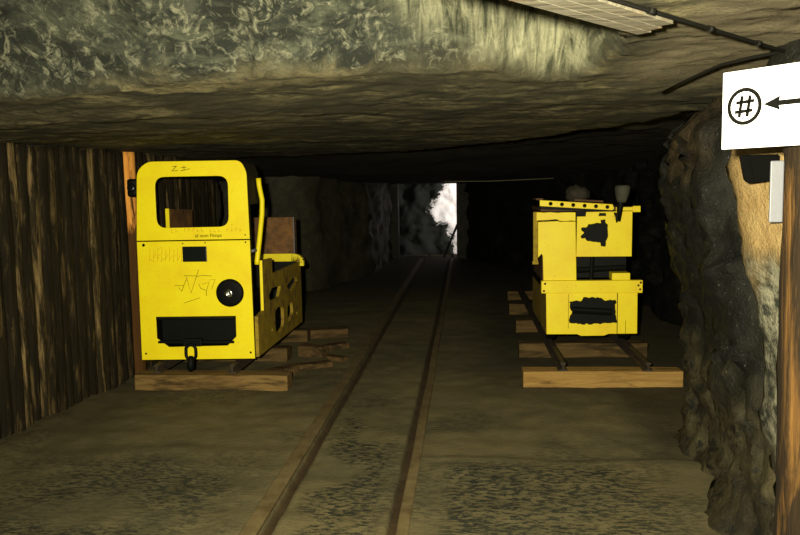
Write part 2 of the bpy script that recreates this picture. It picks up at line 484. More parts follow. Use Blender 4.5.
dens = lambda y: .035 if y < 5.6 else (.09 if y < 12 else .2)
wall_strip('wall_right', RPLAN, steps((-.1, 2.2, .036), (2.2, 2.8, .2)), M['right'], r_amp, ('tan', 'grey', 'dust', 'brown'), r_zone, r_shift, -1, dens)

LPLAN = [(-3.35,-1.5),(-3.3,2),(-3.18,4),(-3.1,6),(-3.06,8.2),(-3.0,9.2),(-3.5,9.6),(-4.1,10.2),(-4.1,11.6),(-3.1,12.0),(-2.45,12.4),(-2.2,13.2),(-1.8,15),(-1.75,17),(-1.75,18.2),(-1.8,18.6),(-3.,18.9),(-3.4,21),(-3.4,23.4)]
wall_strip('wall_left', LPLAN, steps((-.1, 2.8, .09)), M['deep'], lambda x, y, z: (.03 if y < 9 else .11)*fbm((x, y, z), 1.6)+(.01 if y < 9 else .05)*fbm((x, y, z), 5), (), lambda x, y, z: (), lambda x, y, z: 0, 1, lambda y: .1 if y < 9 else .14)

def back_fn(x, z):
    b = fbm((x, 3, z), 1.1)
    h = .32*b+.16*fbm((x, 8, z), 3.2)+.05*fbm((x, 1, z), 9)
    lim = pl([(0, -.25), (.45, -.38), (.65, -.55), (.9, -.85), (1.1, -.95), (1.4, -.80), (1.65, -.55), (2.2, -.4)], z)  # outline of the lit area painted on the rock, by height
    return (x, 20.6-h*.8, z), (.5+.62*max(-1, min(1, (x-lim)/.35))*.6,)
grid_obj('wall_back', steps((-3.6, 1.4, .06)), steps((-.1, 2.8, .06)), back_fn, M['lit_rock'], ('painted_lit',))

# squared timbering of the far doorway
bm = bmesh.new()
box(bm, (-2.1, 18.1, -.02), (-1.56, 18.5, 1.82), .012)
box(bm, (-.20, 18.1, -.02), (.4, 18.5, 1.82), .012)
box(bm, (-2.12, 18.08, 1.745), (.42, 18.52, 1.95), .012)
tag(bm_obj('trim_1', bm, M['coal'], None, False, False), kind='structure')

# ------------------------------------------------------------------ upright logs of the left wall
ORD = ['first','second','third','fourth','fifth','sixth','seventh','eighth','ninth','tenth','eleventh','twelfth','thirteenth','fourteenth','fifteenth','sixteenth','seventeenth','eighteenth','nineteenth','twentieth','twenty-first','twenty-second','twenty-third','twenty-fourth','twenty-fifth','twenty-sixth']
def make_log(x, y, r, z0, z1, mat, seed, taper=.0):
    bm = bmesh.new(); seg = 20; rings = []
    ph = random.uniform(0, 50); lx, ly = random.uniform(-.012, .012), random.uniform(-.012, .012)
    N = 26
    for i in range(N+1):
        t = i/N; z = lerp(z0, z1, t); ring = []
        for k in range(seg):
            a = 2*PI*k/seg
            rr = r*(1-taper*t)*(1+.10*fbm((math.cos(a)*1.1+ph, math.sin(a)*1.1, z*1.4), 1.2)+.05*fbm((math.cos(a)*2.5+ph, math.sin(a)*2.5, z*3), 2))
            ring.append(bm.verts.new((x+lx*t+rr*math.cos(a), y+ly*t+rr*math.sin(a), z)))
        rings.append(ring)
    for A, B in zip(rings, rings[1:]):
        for k in range(seg): bm.faces.new((A[k], A[(k+1) % seg], B[(k+1) % seg], B[k]))
    bm.faces.new(rings[0]); bm.faces.new(rings[-1])
    return bm_obj('wall_log', bm, mat, None, True)
def wall_x(y): return (-3.02+.088*(y-4.68) if y < 6.3 else -2.878)-.07
ys = [6.58]; y = 6.44
while y > 4.35: ys.append(y); y -= random.uniform(.092, .122)
near_n = len(ys)
for i, y in enumerate(ys):                       # from the orange log toward the viewer
    r = random.uniform(.048, .060); m = M['log']; x = wall_x(y)+.012+random.uniform(-.012, .012)
    top = random.uniform(1.93, 1.99)
    if i == 0:
        o = make_log(wall_x(y)+.035, y, .075, -.04, 1.97, M['log_orange'], i)
        tag(o, 'bright orange upright log in the left wall, right beside the yellow locomotive cab', 'log', 'upright logs of the left wall')
        continue
    if i in (6, 13, 15): m = M['log_pale']
    o = make_log(x, y, r, -.05, top, m, i)
    kind = 'pale streaked log' if m is M['log_pale'] else 'dark log'
    where = '%s from the orange log toward the viewer' % ORD[i-1] if i < near_n-1 else 'the one nearest the viewer'
    tag(o, 'upright %s in the left wall, %s' % (kind, where), 'log', 'upright logs of the left wall')
y = 6.74; i = 0
while y < 8.9:
    y_ = y; m = M['log']
    if i in (3, 6, 8): m = M['log_pale']
    o = make_log(wall_x(y)-.01, y, random.uniform(.054, .064), -.05, random.uniform(1.95, 2.0), m, 100+i)
    tag(o, 'upright %s behind the yellow locomotive, %s beyond the orange log' % ({M['log']: 'dark log', M['log_pale']: 'pale streaked log'}[m], ORD[i]), 'log', 'upright logs of the left wall')
    y += random.uniform(.11, .13); i += 1

# ------------------------------------------------------------------ rails and sleepers
def rail_mesh(x, y0, y1, zb, h, head, foot, mat, name, n=1):
    prof = [(-foot/2, 0), (foot/2, 0), (foot/2, .008), (.008, .016), (.008, h-.022), (head/2, h-.018), (head/2, h-.004), (head/2-.006, h), (-head/2+.006, h), (-head/2, h-.004), (-head/2, h-.018), (-.008, h-.022), (-.008, .016), (-foot/2, .008)]
    bm = bmesh.new(); rings = []
    for i in range(n+1):
        y = lerp(y0, y1, i/n); dx = .006*fbm((x, y, 0), .6) if n > 1 else 0; dz = .003*fbm((x, y, 5), 1) if n > 1 else 0
        rings.append([bm.verts.new((x+dx+px, y, zb+pz+dz)) for px, pz in prof])
    m = len(prof)
    for A, B in zip(rings, rings[1:]):
        for k in range(m): bm.faces.new((A[k], A[(k+1) % m], B[(k+1) % m], B[k]))
    bm.faces.new(rings[0]); bm.faces.new(rings[-1])
    return bm_obj(name, bm, mat)
tag(rail_mesh(RL-.012, -1.4, 18.05, -.058, .078, .082, .09, M['rail'], 'track_rail', 80), 'long rusty rail set in the floor, on the side of the cab locomotive', 'rail', 'rails of the middle track')
tag(rail_mesh(RR, -1.4, 18.05, -.058, .078, .058, .09, M['rail'], 'track_rail', 80), 'long rusty rail set in the floor, on the side of the coal rib and sign', 'rail', 'rails of the middle track')

def sleeper(x0, x1, y0, y1, z0, z1, mat, label, group, rz=0, name='sleeper', cat='sleeper'):
    bm = bmesh.new(); box(bm, (x0, y0, z0), (x1, y1, z1), .008)
    bmesh.ops.subdivide_edges(bm, edges=[e for e in bm.edges if e.calc_length() > .3], cuts=8)
    c = Vector(((x0+x1)/2, (y0+y1)/2, 0)); R = Matrix.Rotation(rz, 4, 'Z')
    for v in bm.verts:
        v.co += Vector((0, .010*fbm(v.co+Vector((0, 0, 7)), 3), .006*fbm(v.co, 4)))
        v.co = c+(R @ (v.co-c))
    return tag(bm_obj(name, bm, mat), label, cat, group)
sleeper(-2.73, -1.45, 6.09, 6.27, -.01, .125, M['sleeper_mid'], 'brown timber sleeper at the front under the cab locomotive', 'sleepers under the cab locomotive')
sleeper(-2.70, -1.70, 7.16, 7.34, -.01, .125, M['sleeper_old'], 'brown timber sleeper under the cab locomotive, second from its front', 'sleepers under the cab locomotive', .01)
sleeper(-2.72, -1.70, 8.12, 8.30, -.01, .125, M['sleeper_old'], 'dark timber sleeper under the cab locomotive, at its rear end', 'sleepers under the cab locomotive')
SR = [(.455,1.72,6.25,.01),(.50,1.70,7.39,0),(.555,1.72,8.70,0),(.55,1.70,9.96,0),(.60,1.72,11.22,0)]
for i, (a, b, y, rz) in enumerate(SR):
    w = ['at the very front, in full view', 'second from the front', 'third from the front, mostly hidden', 'fourth from the front, end showing', 'fifth and farthest back, end showing'][i]
    sleeper(a, b, y-.01, y+.16, -.01, .128, M['sleeper'] if i == 0 else M['sleeper_old'], 'timber sleeper under the yellow loader, %s' % w, 'sleepers under the yellow loader', rz)
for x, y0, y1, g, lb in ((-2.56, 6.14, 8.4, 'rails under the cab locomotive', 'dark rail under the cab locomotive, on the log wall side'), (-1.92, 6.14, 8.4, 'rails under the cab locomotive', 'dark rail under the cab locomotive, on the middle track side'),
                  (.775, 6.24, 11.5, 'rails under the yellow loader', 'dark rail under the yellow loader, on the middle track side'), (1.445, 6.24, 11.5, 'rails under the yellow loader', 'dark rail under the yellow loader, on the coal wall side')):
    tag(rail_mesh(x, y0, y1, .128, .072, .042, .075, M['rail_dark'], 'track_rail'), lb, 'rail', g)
# broken timber lying beside the cab locomotive
SCR = [(-1.64,6.66,.34,.13,.07,1.0,'long piece closest to the front sleeper'),(-1.50,7.42,.27,.13,.11,-.35,'thickest piece, by the second sleeper'),(-1.40,6.93,.34,.12,.05,.55,'flat piece lying nearest the viewer'),
       (-1.34,7.78,.27,.13,.06,.75,'slanted piece lying behind the thick one'),(-1.24,7.24,.24,.11,.04,-.5,'flat piece lying nearest the middle track'),(-1.52,8.45,.42,.18,.10,.2,'wide piece farthest back')]
for x, y, l, w, h, rz, lb in SCR:
    z = floor_z(x, y)[0]-.006
    sleeper(x-l/2, x+l/2, y-w/2, y+w/2, z, z+h, M['scrap'], 'broken timber beside the cab locomotive, %s' % lb, 'broken timber beside the cab locomotive', rz, 'timber_scrap', 'timber')

# ------------------------------------------------------------------ yellow cab locomotive
L = thing('mine_locomotive', (-2.245, 7.1, .2), 'yellow mine locomotive with a tall windowed cab front, standing beside the log wall', 'locomotive')
FY = 6.25
up = rpoly([(-2.722,1.222),(-1.764,1.226),(-1.772,1.77),(-1.815,1.868),(-2.60,1.872),(-2.692,1.80)], [0,0,.03,.09,.05,.06])
win = rpoly([(-2.545,1.325),(-1.935,1.330),(-1.928,1.745),(-2.545,1.745)], .085)
plate('cab_front', up, [win], FY, .014, M['yellow'], L)
low = [(-2.728,.215),(-1.756,.228),(-1.764,1.217),(-2.722,1.213)]
pock = [(-2.590,.40),(-2.49,.326),(-1.985,.338),(-1.908,.415),(-1.906,.588),(-2.590,.582)]
nose = plate('nose_panel', low, [pock], FY, .014, M['yellow'], L)
# coupling pocket: a dark recessed tray, lip bar, link and hook
bm = bmesh.new()
box(bm, (-2.60, FY+.14, .31), (-1.895, FY+.16, .60)); box(bm, (-2.60, FY+.014, .588), (-1.895, FY+.15, .605))
box(bm, (-2.60, FY+.014, .31), (-1.895, FY+.15, .325)); box(bm, (-2.61, FY+.014, .31), (-2.592, FY+.15, .60)); box(bm, (-1.905, FY+.014, .31), (-1.885, FY+.15, .60))
pk = bm_obj('coupling_pocket', bm, M['black'], L)
bm = bmesh.new()
box(bm, (-2.575, FY-.035, .565), (-1.92, FY-.001, .585), .004)
box(bm, (-2.575, FY-.02, .36), (-1.925, FY+.02, .38), .004)
box(bm, (-2.36, FY-.028, .335), (-2.20, FY+.02, .40), .008)
bm_obj('pocket_bar', bm, M['black'], pk)
def chain_link(name, c, w, h, r, plane, parent):
    bm = bmesh.new(); pts = []
    for k in range(24):
        a = 2*PI*k/24; u = w/2*math.cos(a); v = (h/2-w/2)*(1 if math.sin(a) > 0 else -1)*(abs(math.sin(a)) > .01)+w/2*math.sin(a)
        pts.append((c[0]+u, c[1], c[2]+v) if plane == 'XZ' else (c[0], c[1]+u, c[2]+v))
    tube(bm, pts, r, 8, closed=True); return bm_obj(name, bm, M['black'], parent, True)
cl = chain_link('coupling_link', (-2.283, FY-.05, .292), .085, .125, .014, 'XZ', L)
bm = bmesh.new()
tube(bm, [(-2.283,FY-.05,.262),(-2.284,FY-.055,.235),(-2.286,FY-.06,.21),(-2.287,FY-.06,.17),(-2.287,FY-.05,.138)], .02, 10, radii=[.016,.022,.030,.032,.022])
bm_obj('coupling_hook', bm, M['black'], cl, True)
# headlamp boss, plate, bolts, writing
bm = bmesh.new(); lathe(bm, [(.0,-.030),(.055,-.030),(.095,-.028),(.110,-.024),(.116,-.012),(.116,.0)], (-1.945,FY,.782), 'Y', 40)
hl = bm_obj('headlamp', bm, M['rubber'], L, True)
bm = bmesh.new(); lathe(bm, [(.0,-.036),(.012,-.036),(.014,-.046),(.030,-.046),(.034,-.038),(.034,-.028)], (-1.945,FY,.782), 'Y', 24)
bm_obj('chrome_boss', bm, M['chrome'], hl, True)['label'] = 'chrome centre boss'
bm = bmesh.new(); box(bm, (-2.332,FY-.012,1.043), (-2.128,FY+.001,1.170), .004)
pt = bm_obj('maker_plate', bm, M['plate'], L)
bm = bmesh.new(); box(bm, (-2.326,FY-.016,1.048), (-2.134,FY-.011,1.056)); box(bm, (-2.326,FY-.016,1.157), (-2.134,FY-.011,1.165))
box(bm, (-2.285,FY-.015,1.07), (-2.262,FY-.011,1.13))
bm_obj('plate_edge', bm, M['black'], pt)
for x, z, r in ((-2.665,1.185,.013),(-2.33,1.195,.006),(-2.14,1.20,.006),(-1.80,1.20,.007),(-2.69,.27,.009),(-1.79,.28,.009),(-1.80,1.26,.006)):
    bm = bmesh.new(); lathe(bm, [(0,-.006),(r*.7,-.006),(r,-.002),(r,.002)], (x,FY,z), 'Y', 10)
    bm_obj('panel_bolt', bm, M['black'], L)
text_mesh('lettering', 'id nom Fitops', .041, M['ink_black'], L, Matrix.Translation((-2.11,FY-.0015,1.258)) @ Matrix.Rotation(-.015, 4, 'Y') @ FACE)
GR = [[(-2.415,.846),(-2.333,.845),(-2.359,.799),(-2.381,.828)],[(-2.359,.793),(-2.313,.897)],[(-2.329,.928),(-2.224,.925)],[(-2.312,.919),(-2.277,.781),(-2.204,.976)],
 [(-2.209,.856),(-2.193,.821),(-2.147,.803)],[(-2.224,.919),(-2.177,.93),(-2.095,.923)],[(-2.18,.855),(-2.121,.872),(-2.141,.809)],[(-2.147,.809),(-2.147,.757)],[(-2.12,.889),(-2.068,.895),(-2.1,.815)],[(-2.34,.698),(-2.2,.743)]]
bm = bmesh.new()
for s in GR: tube(bm, [(x, FY-.0005, z) for x, z in s], .0020, 6)
bm_obj('graffiti', bm, M['ink'], nose)['label'] = 'dark scribbled graffiti'
bm = bmesh.new()
for s in [[(-2.39,1.835),(-2.355,1.838)],[(-2.395,1.80),(-2.34,1.802)],[(-2.35,1.84),(-2.39,1.805)],[(-2.315,1.825),(-2.27,1.828)],[(-2.29,1.842),(-2.29,1.80)],[(-2.32,1.80),(-2.24,1.815)]]:
    tube(bm, [(x, FY-.0005, z-.008) for x, z in s], .0024, 6)
bm_obj('graffiti', bm, M['ink'], L)['label'] = 'faint scribble above the window'
rg = random.Random(3)
for k0, k1 in ((0, 2), (3, 8), (9, 12), (13, 17)):
    bm = bmesh.new()
    for k in range(k0, k1):
        x = -2.42+k*.036; h = .032
        tube(bm, [(x, FY, 1.288), (x+rg.uniform(-.004,.006), FY, 1.288+h)], .0019, 5)
        tube(bm, [(x, FY, 1.288+h*rg.choice((.5,1,.0))), (x+.018, FY, 1.288+h*rg.choice((.0,.5,1)))], .0019, 5)
    bm_obj('faded_scrawl', bm, M['ink_red'], L)['label'] = 'faded reddish scrawl'
bm = bmesh.new()
for k in range(9):
    x = -2.62+k*.034; z = 1.03+.02*rg.random()
    tube(bm, [(x, FY, z), (x+.01, FY, z+.10+.04*rg.random())], .0024, 5)
    tube(bm, [(x, FY, z+.06*rg.random()), (x+.028, FY, z+.1*rg.random())], .0019, 5)
bm_obj('faded_scrawl', bm, M['ink_red'], L)['label'] = 'faded reddish strokes'
# roof shell and dark cab side
bm = bmesh.new()
arc = [(-2.692,1.52)] + [p for p in up if p[1] > 1.6][::-1] + [(-1.770,1.52)]
arc = sorted([(x+.0 , z) for x, z in arc], key=lambda p: math.atan2(p[1]-1.5, -(p[0]+2.24)))
def shell(bm, arc, y0, y1, off):
    A = [[bm.verts.new((x, y, z)) for x, z in arc] for y in (y0, y1)]
    inn = [(x+(.015 if x < -2.24 else -.015), z-.015) for x, z in arc]
    B = [[bm.verts.new((x, y, z)) for x, z in inn] for y in (y0, y1)]
    n = len(arc)
    for i in range(n-1):
        bm.faces.new((A[0][i], A[0][i+1], A[1][i+1], A[1][i])); bm.faces.new((B[0][i], B[1][i], B[1][i+1], B[0][i+1]))
        bm.faces.new((A[0][i], B[0][i], B[0][i+1], A[0][i+1])); bm.faces.new((A[1][i], A[1][i+1], B[1][i+1], B[1][i]))
    for e in (0, n-1): bm.faces.new((A[0][e], A[1][e], B[1][e], B[0][e]))
shell(bm, arc, FY+.014, FY+.37, .015)
bm_obj('cab_roof', bm, plain('sooty_roof_steel', (.030,.024,.011), .75, spec=.15), L, False)
for x in (-1.80, -2.70):
    bm = bmesh.new(); box(bm, (x, FY+.014, .62), (x+.028, FY+.085, 1.53)); bm_obj('cab_pillar', bm, M['black'], L)
# side frames
hu1 = rpoly([(6.64,.70),(6.76,.755),(7.10,.735),(7.0,.640),(6.70,.645)], .03)
hu2 = rpoly([(7.34,.70),(7.70,.765),(7.83,.70),(7.50,.625)], .03)
hl1 = rpoly([(6.84,.52),(6.96,.555),(7.18,.525),(7.18,.345),(6.98,.31),(6.86,.33)], .05)
hl2 = rpoly([(7.34,.50),(7.55,.530),(7.58,.41),(7.40,.335),(7.33,.36)], .04)
hl3 = rpoly([(7.72,.385),(7.76,.39),(7.76,.36),(7.72,.355)], .012); hl0 = rpoly([(6.70,.37),(6.735,.375),(6.735,.40),(6.70,.395)], .012)
side = [(FY+.015,.24),(8.0,.24),(8.0,.955),(7.97,.955),(7.94,.88),(6.80,.88),(6.80,1.02),(6.47,1.03),(6.465,.60),(FY+.015,.58)]
plate('side_frame', side, [hu1, hu2, hl1, hl2, hl3, hl0], -1.722, .03, M['yellow_brown'], L, 'YZ')
bm = bmesh.new(); box(bm, (-1.745, 6.455, .60), (-1.722, 6.464, 1.03), .002); st = bm_obj('entry_edge', bm, M['yellow'], L); st['label'] = 'bright yellow entry edge'
side2 = [(FY+.015,.24),(8.0,.24),(8.0,.955),(7.97,.955),(7.94,.88),(6.80,.88),(6.80,1.02),(6.47,1.03),(6.465,.60),(FY+.015,.58)]
plate('side_frame', side2, [], -2.685, .04, M['yellow_brown'], L, 'YZ')
plate('side_door', [(6.82,.86),(7.42,.86),(7.42,1.45),(6.82,1.47)], [], -2.655, .025, M['hood'], L, 'YZ')
bm = bmesh.new(); box(bm, (-2.685, 6.805, .88), (-2.652, 6.822, 1.475), .002); bm_obj('door_edge', bm, M['yellow'], L)
# rear crossbar and panel, hood, rail, mirror lamp, chassis, wheels
bm = bmesh.new(); box(bm, (-2.70, 8.0, .25), (-1.722, 8.02, .88)); bm_obj('rear_panel', bm, M['black'], L)  # black colour paints in the dark inside the frame
bm = bmesh.new()
pts = rpoly([(-2.70,.925),(-1.775,.925),(-1.722,.90),(-1.722,.84)], [0,.03,.03,0], 3)
for (a, b), (c, d) in zip(pts, pts[1:]):
    v = Vector((c-a, 0, d-b)); an = -math.atan2(v.z, v.x)
    box(bm, ((a+c)/2-v.length/2-.003, 7.955, (b+d)/2-.040), ((a+c)/2+v.length/2+.003, 8.01, (b+d)/2+.040), .0, Matrix.Rotation(an, 3, 'Y'))
bm_obj('rear_crossbar', bm, M['yellow'], L)
bm = bmesh.new(); box(bm, (-2.44, 8.03, .25), (-1.785, 8.14, 1.345), .012); hd = bm_obj('rear_hood', bm, M['hood'], L)
bm = bmesh.new(); box(bm, (-1.795, 8.018, .95), (-1.784, 8.03, 1.345)); bm_obj('hood_highlight', bm, M['pale'], hd)  # pale strip stands in for the highlight along the hood's edge
bm = bmesh.new(); tube(bm, [(-1.74,6.50,1.725),(-1.738,6.51,1.66),(-1.725,6.54,1.54),(-1.728,6.53,1.42),(-1.742,6.47,1.2),(-1.755,6.42,1.03),(-1.757,6.42,1.0)], .0215, 10)
bm_obj('grab_rail', bm, M['yellow'], L, True)
bm = bmesh.new(); tube(bm, [(-1.772,6.30,1.12),(-1.735,6.33,1.13)], .014, 8); bm_obj('latch', bm, M['pale'], L, True)
bm = bmesh.new(); box(bm, (-2.79, FY+.005, 1.585), (-2.700, FY+.10, 1.735), .025); sl = bm_obj('side_lamp', bm, M['black'], L, True)
bm = bmesh.new(); lathe(bm, [(0,-.012),(.03,-.012),(.038,0),(.038,.012)], (-2.747,FY+.005,1.66), 'Y', 20); bm_obj('lamp_lens', bm, M['plate'], sl, True)
bm = bmesh.new(); box(bm, (-2.66, FY+.20, .27), (-1.79, 7.99, .42)); box(bm, (-2.40, FY+.3, .42), (-2.0, 7.9, .62))
bm_obj('chassis', bm, M['black'], L)
def wheel(x, y, z, r, parent, s):
    bm = bmesh.new(); lathe(bm, [(.0,.0),(.03,-.004),(.03,.008),(r-.03,.014),(r-.012,0),(r,0),(r,.05),(r+.001,.052),(r+.001,.066),(.02,.066),(0,.066)] if s > 0 else [(.0,.0),(.03,.004),(.03,-.008),(r-.03,-.014),(r-.012,0),(r,0),(r,-.05),(r+.001,-.052),(r+.001,-.066),(.02,-.066),(0,-.066)], (x, y, z), 'X', 28)
    return bm_obj('wheel', bm, M['black'], parent, True)
for y in (6.85, 7.62):
    wheel(-2.585, y, .335, .135, L, 1); wheel(-1.895, y, .335, .135, L, -1)

# ------------------------------------------------------------------ yellow loader on the other side
K = thing('mine_loader', (1.11, 7.5, .2), 'small yellow mine loader with ragged holes in its front, standing in the dark alcove', 'mining machine')
KY = 6.95
def ragged(poly, amp, seed, d=.018):
    rr = random.Random(seed); out = []
    n = len(poly)
    for i in range(n):
        a, b = Vector(poly[i]), Vector(poly[(i+1) % n]); m = max(1, int((b-a).length/d))
        for k in range(m):
            p = a.lerp(b, k/m); out.append((p.x+rr.uniform(-amp, amp), p.y+rr.uniform(-amp, amp)))
    return out
plate('base_front', [(.716,.297),(.985,.297),(1.02,.282),(1.22,.284),(1.26,.300),(1.508,.302),(1.508,.672),(.710,.668)], [ragged([(.915,.595),(1.02,.598),(1.045,.625),(1.195,.628),(1.21,.598),(1.325,.605),(1.315,.50),(1.335,.405),(1.19,.388),(1.05,.388),(.915,.405),(.935,.50)], .007, 4)], KY, .012, M['yellow_worn'], K)
for lo, hi in (((1.33, KY-.006, .303), (1.336, KY+.001, .668)), ((.905, KY-.004, .35), (.908, KY+.001, .66)), ((1.405, KY-.004, .303), (1.408, KY+.001, .42))):
    bm = bmesh.new(); box(bm, lo, hi); bm_obj('weld_seam', bm, M['ink'], K)
bm = bmesh.new(); box(bm, (.668, KY-.02, .668), (1.547, KY+.06, .780), .006); sh = bm_obj('shelf_band', bm, M['yellow_worn'], K)
for x, z in ((.69,.69),(.70,.755),(1.525,.70),(1.53,.76),(1.51,.735)):
    bm = bmesh.new(); lathe(bm, [(0,-.005),(.009,-.005),(.011,0)], (x, KY-.02, z), 'Y', 8); bm_obj('rivet', bm, M['rust'], sh)
bm = bmesh.new(); box(bm, (1.283, KY-.012, .782), (1.44, KY+.13, .845), .006); bm_obj('step_block', bm, M['yellow_worn'], K)
plate('column_panel', [(.688,.781),(.977,.781),(.967,1.302),(.830,1.302),(.815,1.308),(.640,1.302),(.640,.985),(.672,1.02),(.682,1.0)], [], KY+.004, .014, M['yellow_worn'], K)
plate('column_cap', ragged([(.628,1.312),(.70,1.318),(.80,1.324),(.83,1.308),(.966,1.308),(.968,1.382),(.628,1.386)], .003, 8, .03), [], KY-.004, .014, M['yellow_worn'], K)
h2 = ragged([(1.01,1.235),(1.03,1.252),(1.06,1.246),(1.08,1.276),(1.15,1.283),(1.185,1.283),(1.186,1.315),(1.225,1.318),(1.228,1.284),(1.248,1.268),(1.247,1.16),(1.232,1.12),(1.225,1.075),(1.19,1.082),(1.185,1.110),(1.12,1.120),(1.07,1.128),(1.05,1.158),(1.02,1.152),(1.008,1.172),(1.04,1.196),(1.04,1.206)], .004, 2)
n1 = ragged([(1.165,1.345),(1.235,1.345),(1.225,1.372),(1.175,1.376)], .003, 5)
n2 = ragged([(1.30,1.352),(1.312,1.34),(1.318,1.285),(1.330,1.285),(1.345,1.335),(1.365,1.372),(1.30,1.376)], .003, 6)
plate('upper_panel', [(.975,.990),(1.455,.988),(1.458,1.386),(1.06,1.384),(1.055,1.345),(.98,1.345)], [h2, n1, n2], KY+.010, .014, M['yellow_worn'], K)
# sloping bar with six holes
sl_ = lambda x: -.0735*(x-.65)
hb = []
for k in range(6):
    cx = .745+k*.0975; cz = 1.469+sl_(cx)
    hb.append([(cx+.0165*math.cos(a*PI/8), cz+.0165*math.sin(a*PI/8)) for a in range(16)])
plate('perforated_bar', [(.651,1.443),(1.276,1.443+sl_(1.276)),(1.29,1.46+sl_(1.28)),(1.276,1.495+sl_(1.276)),(.651,1.495)], hb, KY-.045, .016, M['yellow_worn'], K)
bm = bmesh.new(); box(bm, (1.31, KY-.03, 1.392), (1.46, KY+.01, 1.422)); box(bm, (1.45, KY-.045, 1.378), (1.515, KY-.005, 1.432), .006); bm_obj('bar_end_block', bm, M['yellow_worn'], K)
bm = bmesh.new(); box(bm, (.665, KY+.01, 1.395), (1.455, KY+.95, 1.425)); box(bm, (.62, KY-.03, 1.497), (.68, KY+.3, 1.51)); box(bm, (.95, KY-.02, 1.475), (1.2, KY+.2, 1.49), .0, Matrix.Rotation(.07, 3, 'Y'))
bm_obj('top_deck', bm, M['rust'], K)
bm = bmesh.new(); box(bm, (.66, KY-.03, 1.40), (1.28, KY+.01, 1.445), .0, Matrix.Rotation(.05, 3, 'Y')); bm_obj('bar_bracket', bm, M['black'], K)
bm = bmesh.new(); box(bm, (.600, KY+.02, .93), (.640, KY+.05, 1.39), .004); box(bm, (.592, KY+.01, .925), (.645, KY+.06, .955), .004); bm_obj('side_bracket', bm, M['yellow_brown'], K)
# body, machinery, side sheets
bm = bmesh.new(); box(bm, (.715, KY+.20, .30), (1.505, KY+1.35, .66)); box(bm, (1.0, KY+.22, .78), (1.45, KY+.6, .98)); box(bm, (.99, KY+.16, 1.0), (1.45, KY+.9, 1.39)); box(bm, (.70, KY+.1, .78), (.96, KY+.9, 1.39))
tube(bm, [(1.0,KY+.12,.86),(1.42,KY+.12,.88)], .025, 8); tube(bm, [(1.12,KY+.1,.78),(1.13,KY+.1,1.0)], .018, 8); tube(bm, [(.95,KY+.1,.5),(1.3,KY+.1,.48)], .03, 8)
bm_obj('machinery', bm, M['black'], K)
plate('body_side', [(KY+.015,.30),(KY+1.4,.30),(KY+1.4,.66),(KY+.015,.66)], [], .724, .012, M['yellow_brown'], K, 'YZ')
plate('body_side', [(KY+.015,.30),(KY+1.4,.30),(KY+1.4,.66),(KY+.015,.66)], [], 1.508, .012, M['yellow_brown'], K, 'YZ')
plate('column_side', [(KY+.02,.78),(KY+.9,.78),(KY+.9,1.38),(KY+.02,1.38)], [], .690, .012, M['rust'], K, 'YZ')
bm = bmesh.new(); tube(bm, [(1.335,KY-.035,1.30),(1.337,KY-.045,1.40),(1.345,KY-.05,1.47),(1.352,KY-.05,1.52)], .022, 10, radii=[.012,.026,.028,.022]); lv = bm_obj('lever', bm, M['black'], K, True)
bm = bmesh.new(); tube(bm, [(1.350,KY-.05,1.465),(1.352,KY-.05,1.49),(1.355,KY-.05,1.54),(1.358,KY-.05,1.595),(1.358,KY-.05,1.612)], .06, 14, radii=[.035,.046,.060,.067,.052])
k_ = bm_obj('lever_grip', bm, plain('grey_rubber', (.055,.052,.036), .8), lv, True)
bm = bmesh.new(); r = bmesh.ops.create_icosphere(bm, subdivisions=3, radius=1)
for v in bm.verts:
    n_ = v.co.copy(); v.co = Vector((1.0+.105*n_.x, KY+.10+.09*n_.y, 1.535+.075*n_.z+.05*max(0, -n_.x)*max(0, n_.z)))*1.0 + .022*fbm(n_, 2)*n_
bm_obj('motor_cap', bm, plain('dark_brown_casting', (.022,.017,.009), .8), K, True)
for y in (7.25, 7.95):
    wheel(.745, y, .328, .125, K, 1); wheel(1.475, y, .328, .125, K, -1)

# ------------------------------------------------------------------ near corner: post, sign, lamp, strip
P = make_log(.902, 2.03, .098, -.06, 1.865, M['post'], 500)
P.name = 'timber_post'; tag(P, 'thick brown stripped timber post standing behind the white sign', 'post')

a0 = Vector((.652, 2.075)); dr = Vector((.64, -.768)); nrm = Vector((.768, .64))      # sign: runs from a0 along dr, back toward nrm
S = thing('direction_sign', (a0.x+.2*dr.x, a0.y+.2*dr.y, 1.685), 'white sign board with a circled hash mark and black arrow, fixed to the timber post', 'sign')
SM = Matrix(((dr.x, nrm.x, 0, a0.x), (dr.y, nrm.y, 0, a0.y), (0, 0, 1, 0), (0, 0, 0, 1)))  # (u, depth, z)
def sgn(name, bm, mat, parent=S):
    bmesh.ops.transform(bm, matrix=SM, verts=bm.verts); return bm_obj(name, bm, mat, parent)
bm = bmesh.new(); box(bm, (.004, 0, 1.690), (.56, .008, 1.882), .002); sgn('board', bm, M['white'])
bm = bmesh.new(); box(bm, (.12, .008, 1.75), (.20, .052, 1.81), .003); sgn('bracket', bm, M['black'])
cu, cz = .064, 1.793
bm = bmesh.new(); n = 48
R0, R1, ax = .0362, .0458, 1.0
A = [[bm.verts.new((cu+r*math.cos(2*PI*k/n)*ax, d, cz+r*math.sin(2*PI*k/n))) for k in range(n)] for r, d in ((R0, -.0012), (R1, -.0012), (R1, .001), (R0, .001))]
for q in range(4):
    for k in range(n): bm.faces.new((A[q][k], A[q][(k+1) % n], A[(q+1) % 4][(k+1) % n], A[(q+1) % 4][k]))
def bar(bm, p, q, w):
    p, q = Vector(p), Vector(q); d = (q-p); an = -math.atan2(d.y, d.x); m_ = (p+q)/2
    box(bm, (m_.x-d.length/2, -.0012, m_.y-w/2), (m_.x+d.length/2, .001, m_.y+w/2), 0, Matrix.Rotation(an, 3, 'Y'))
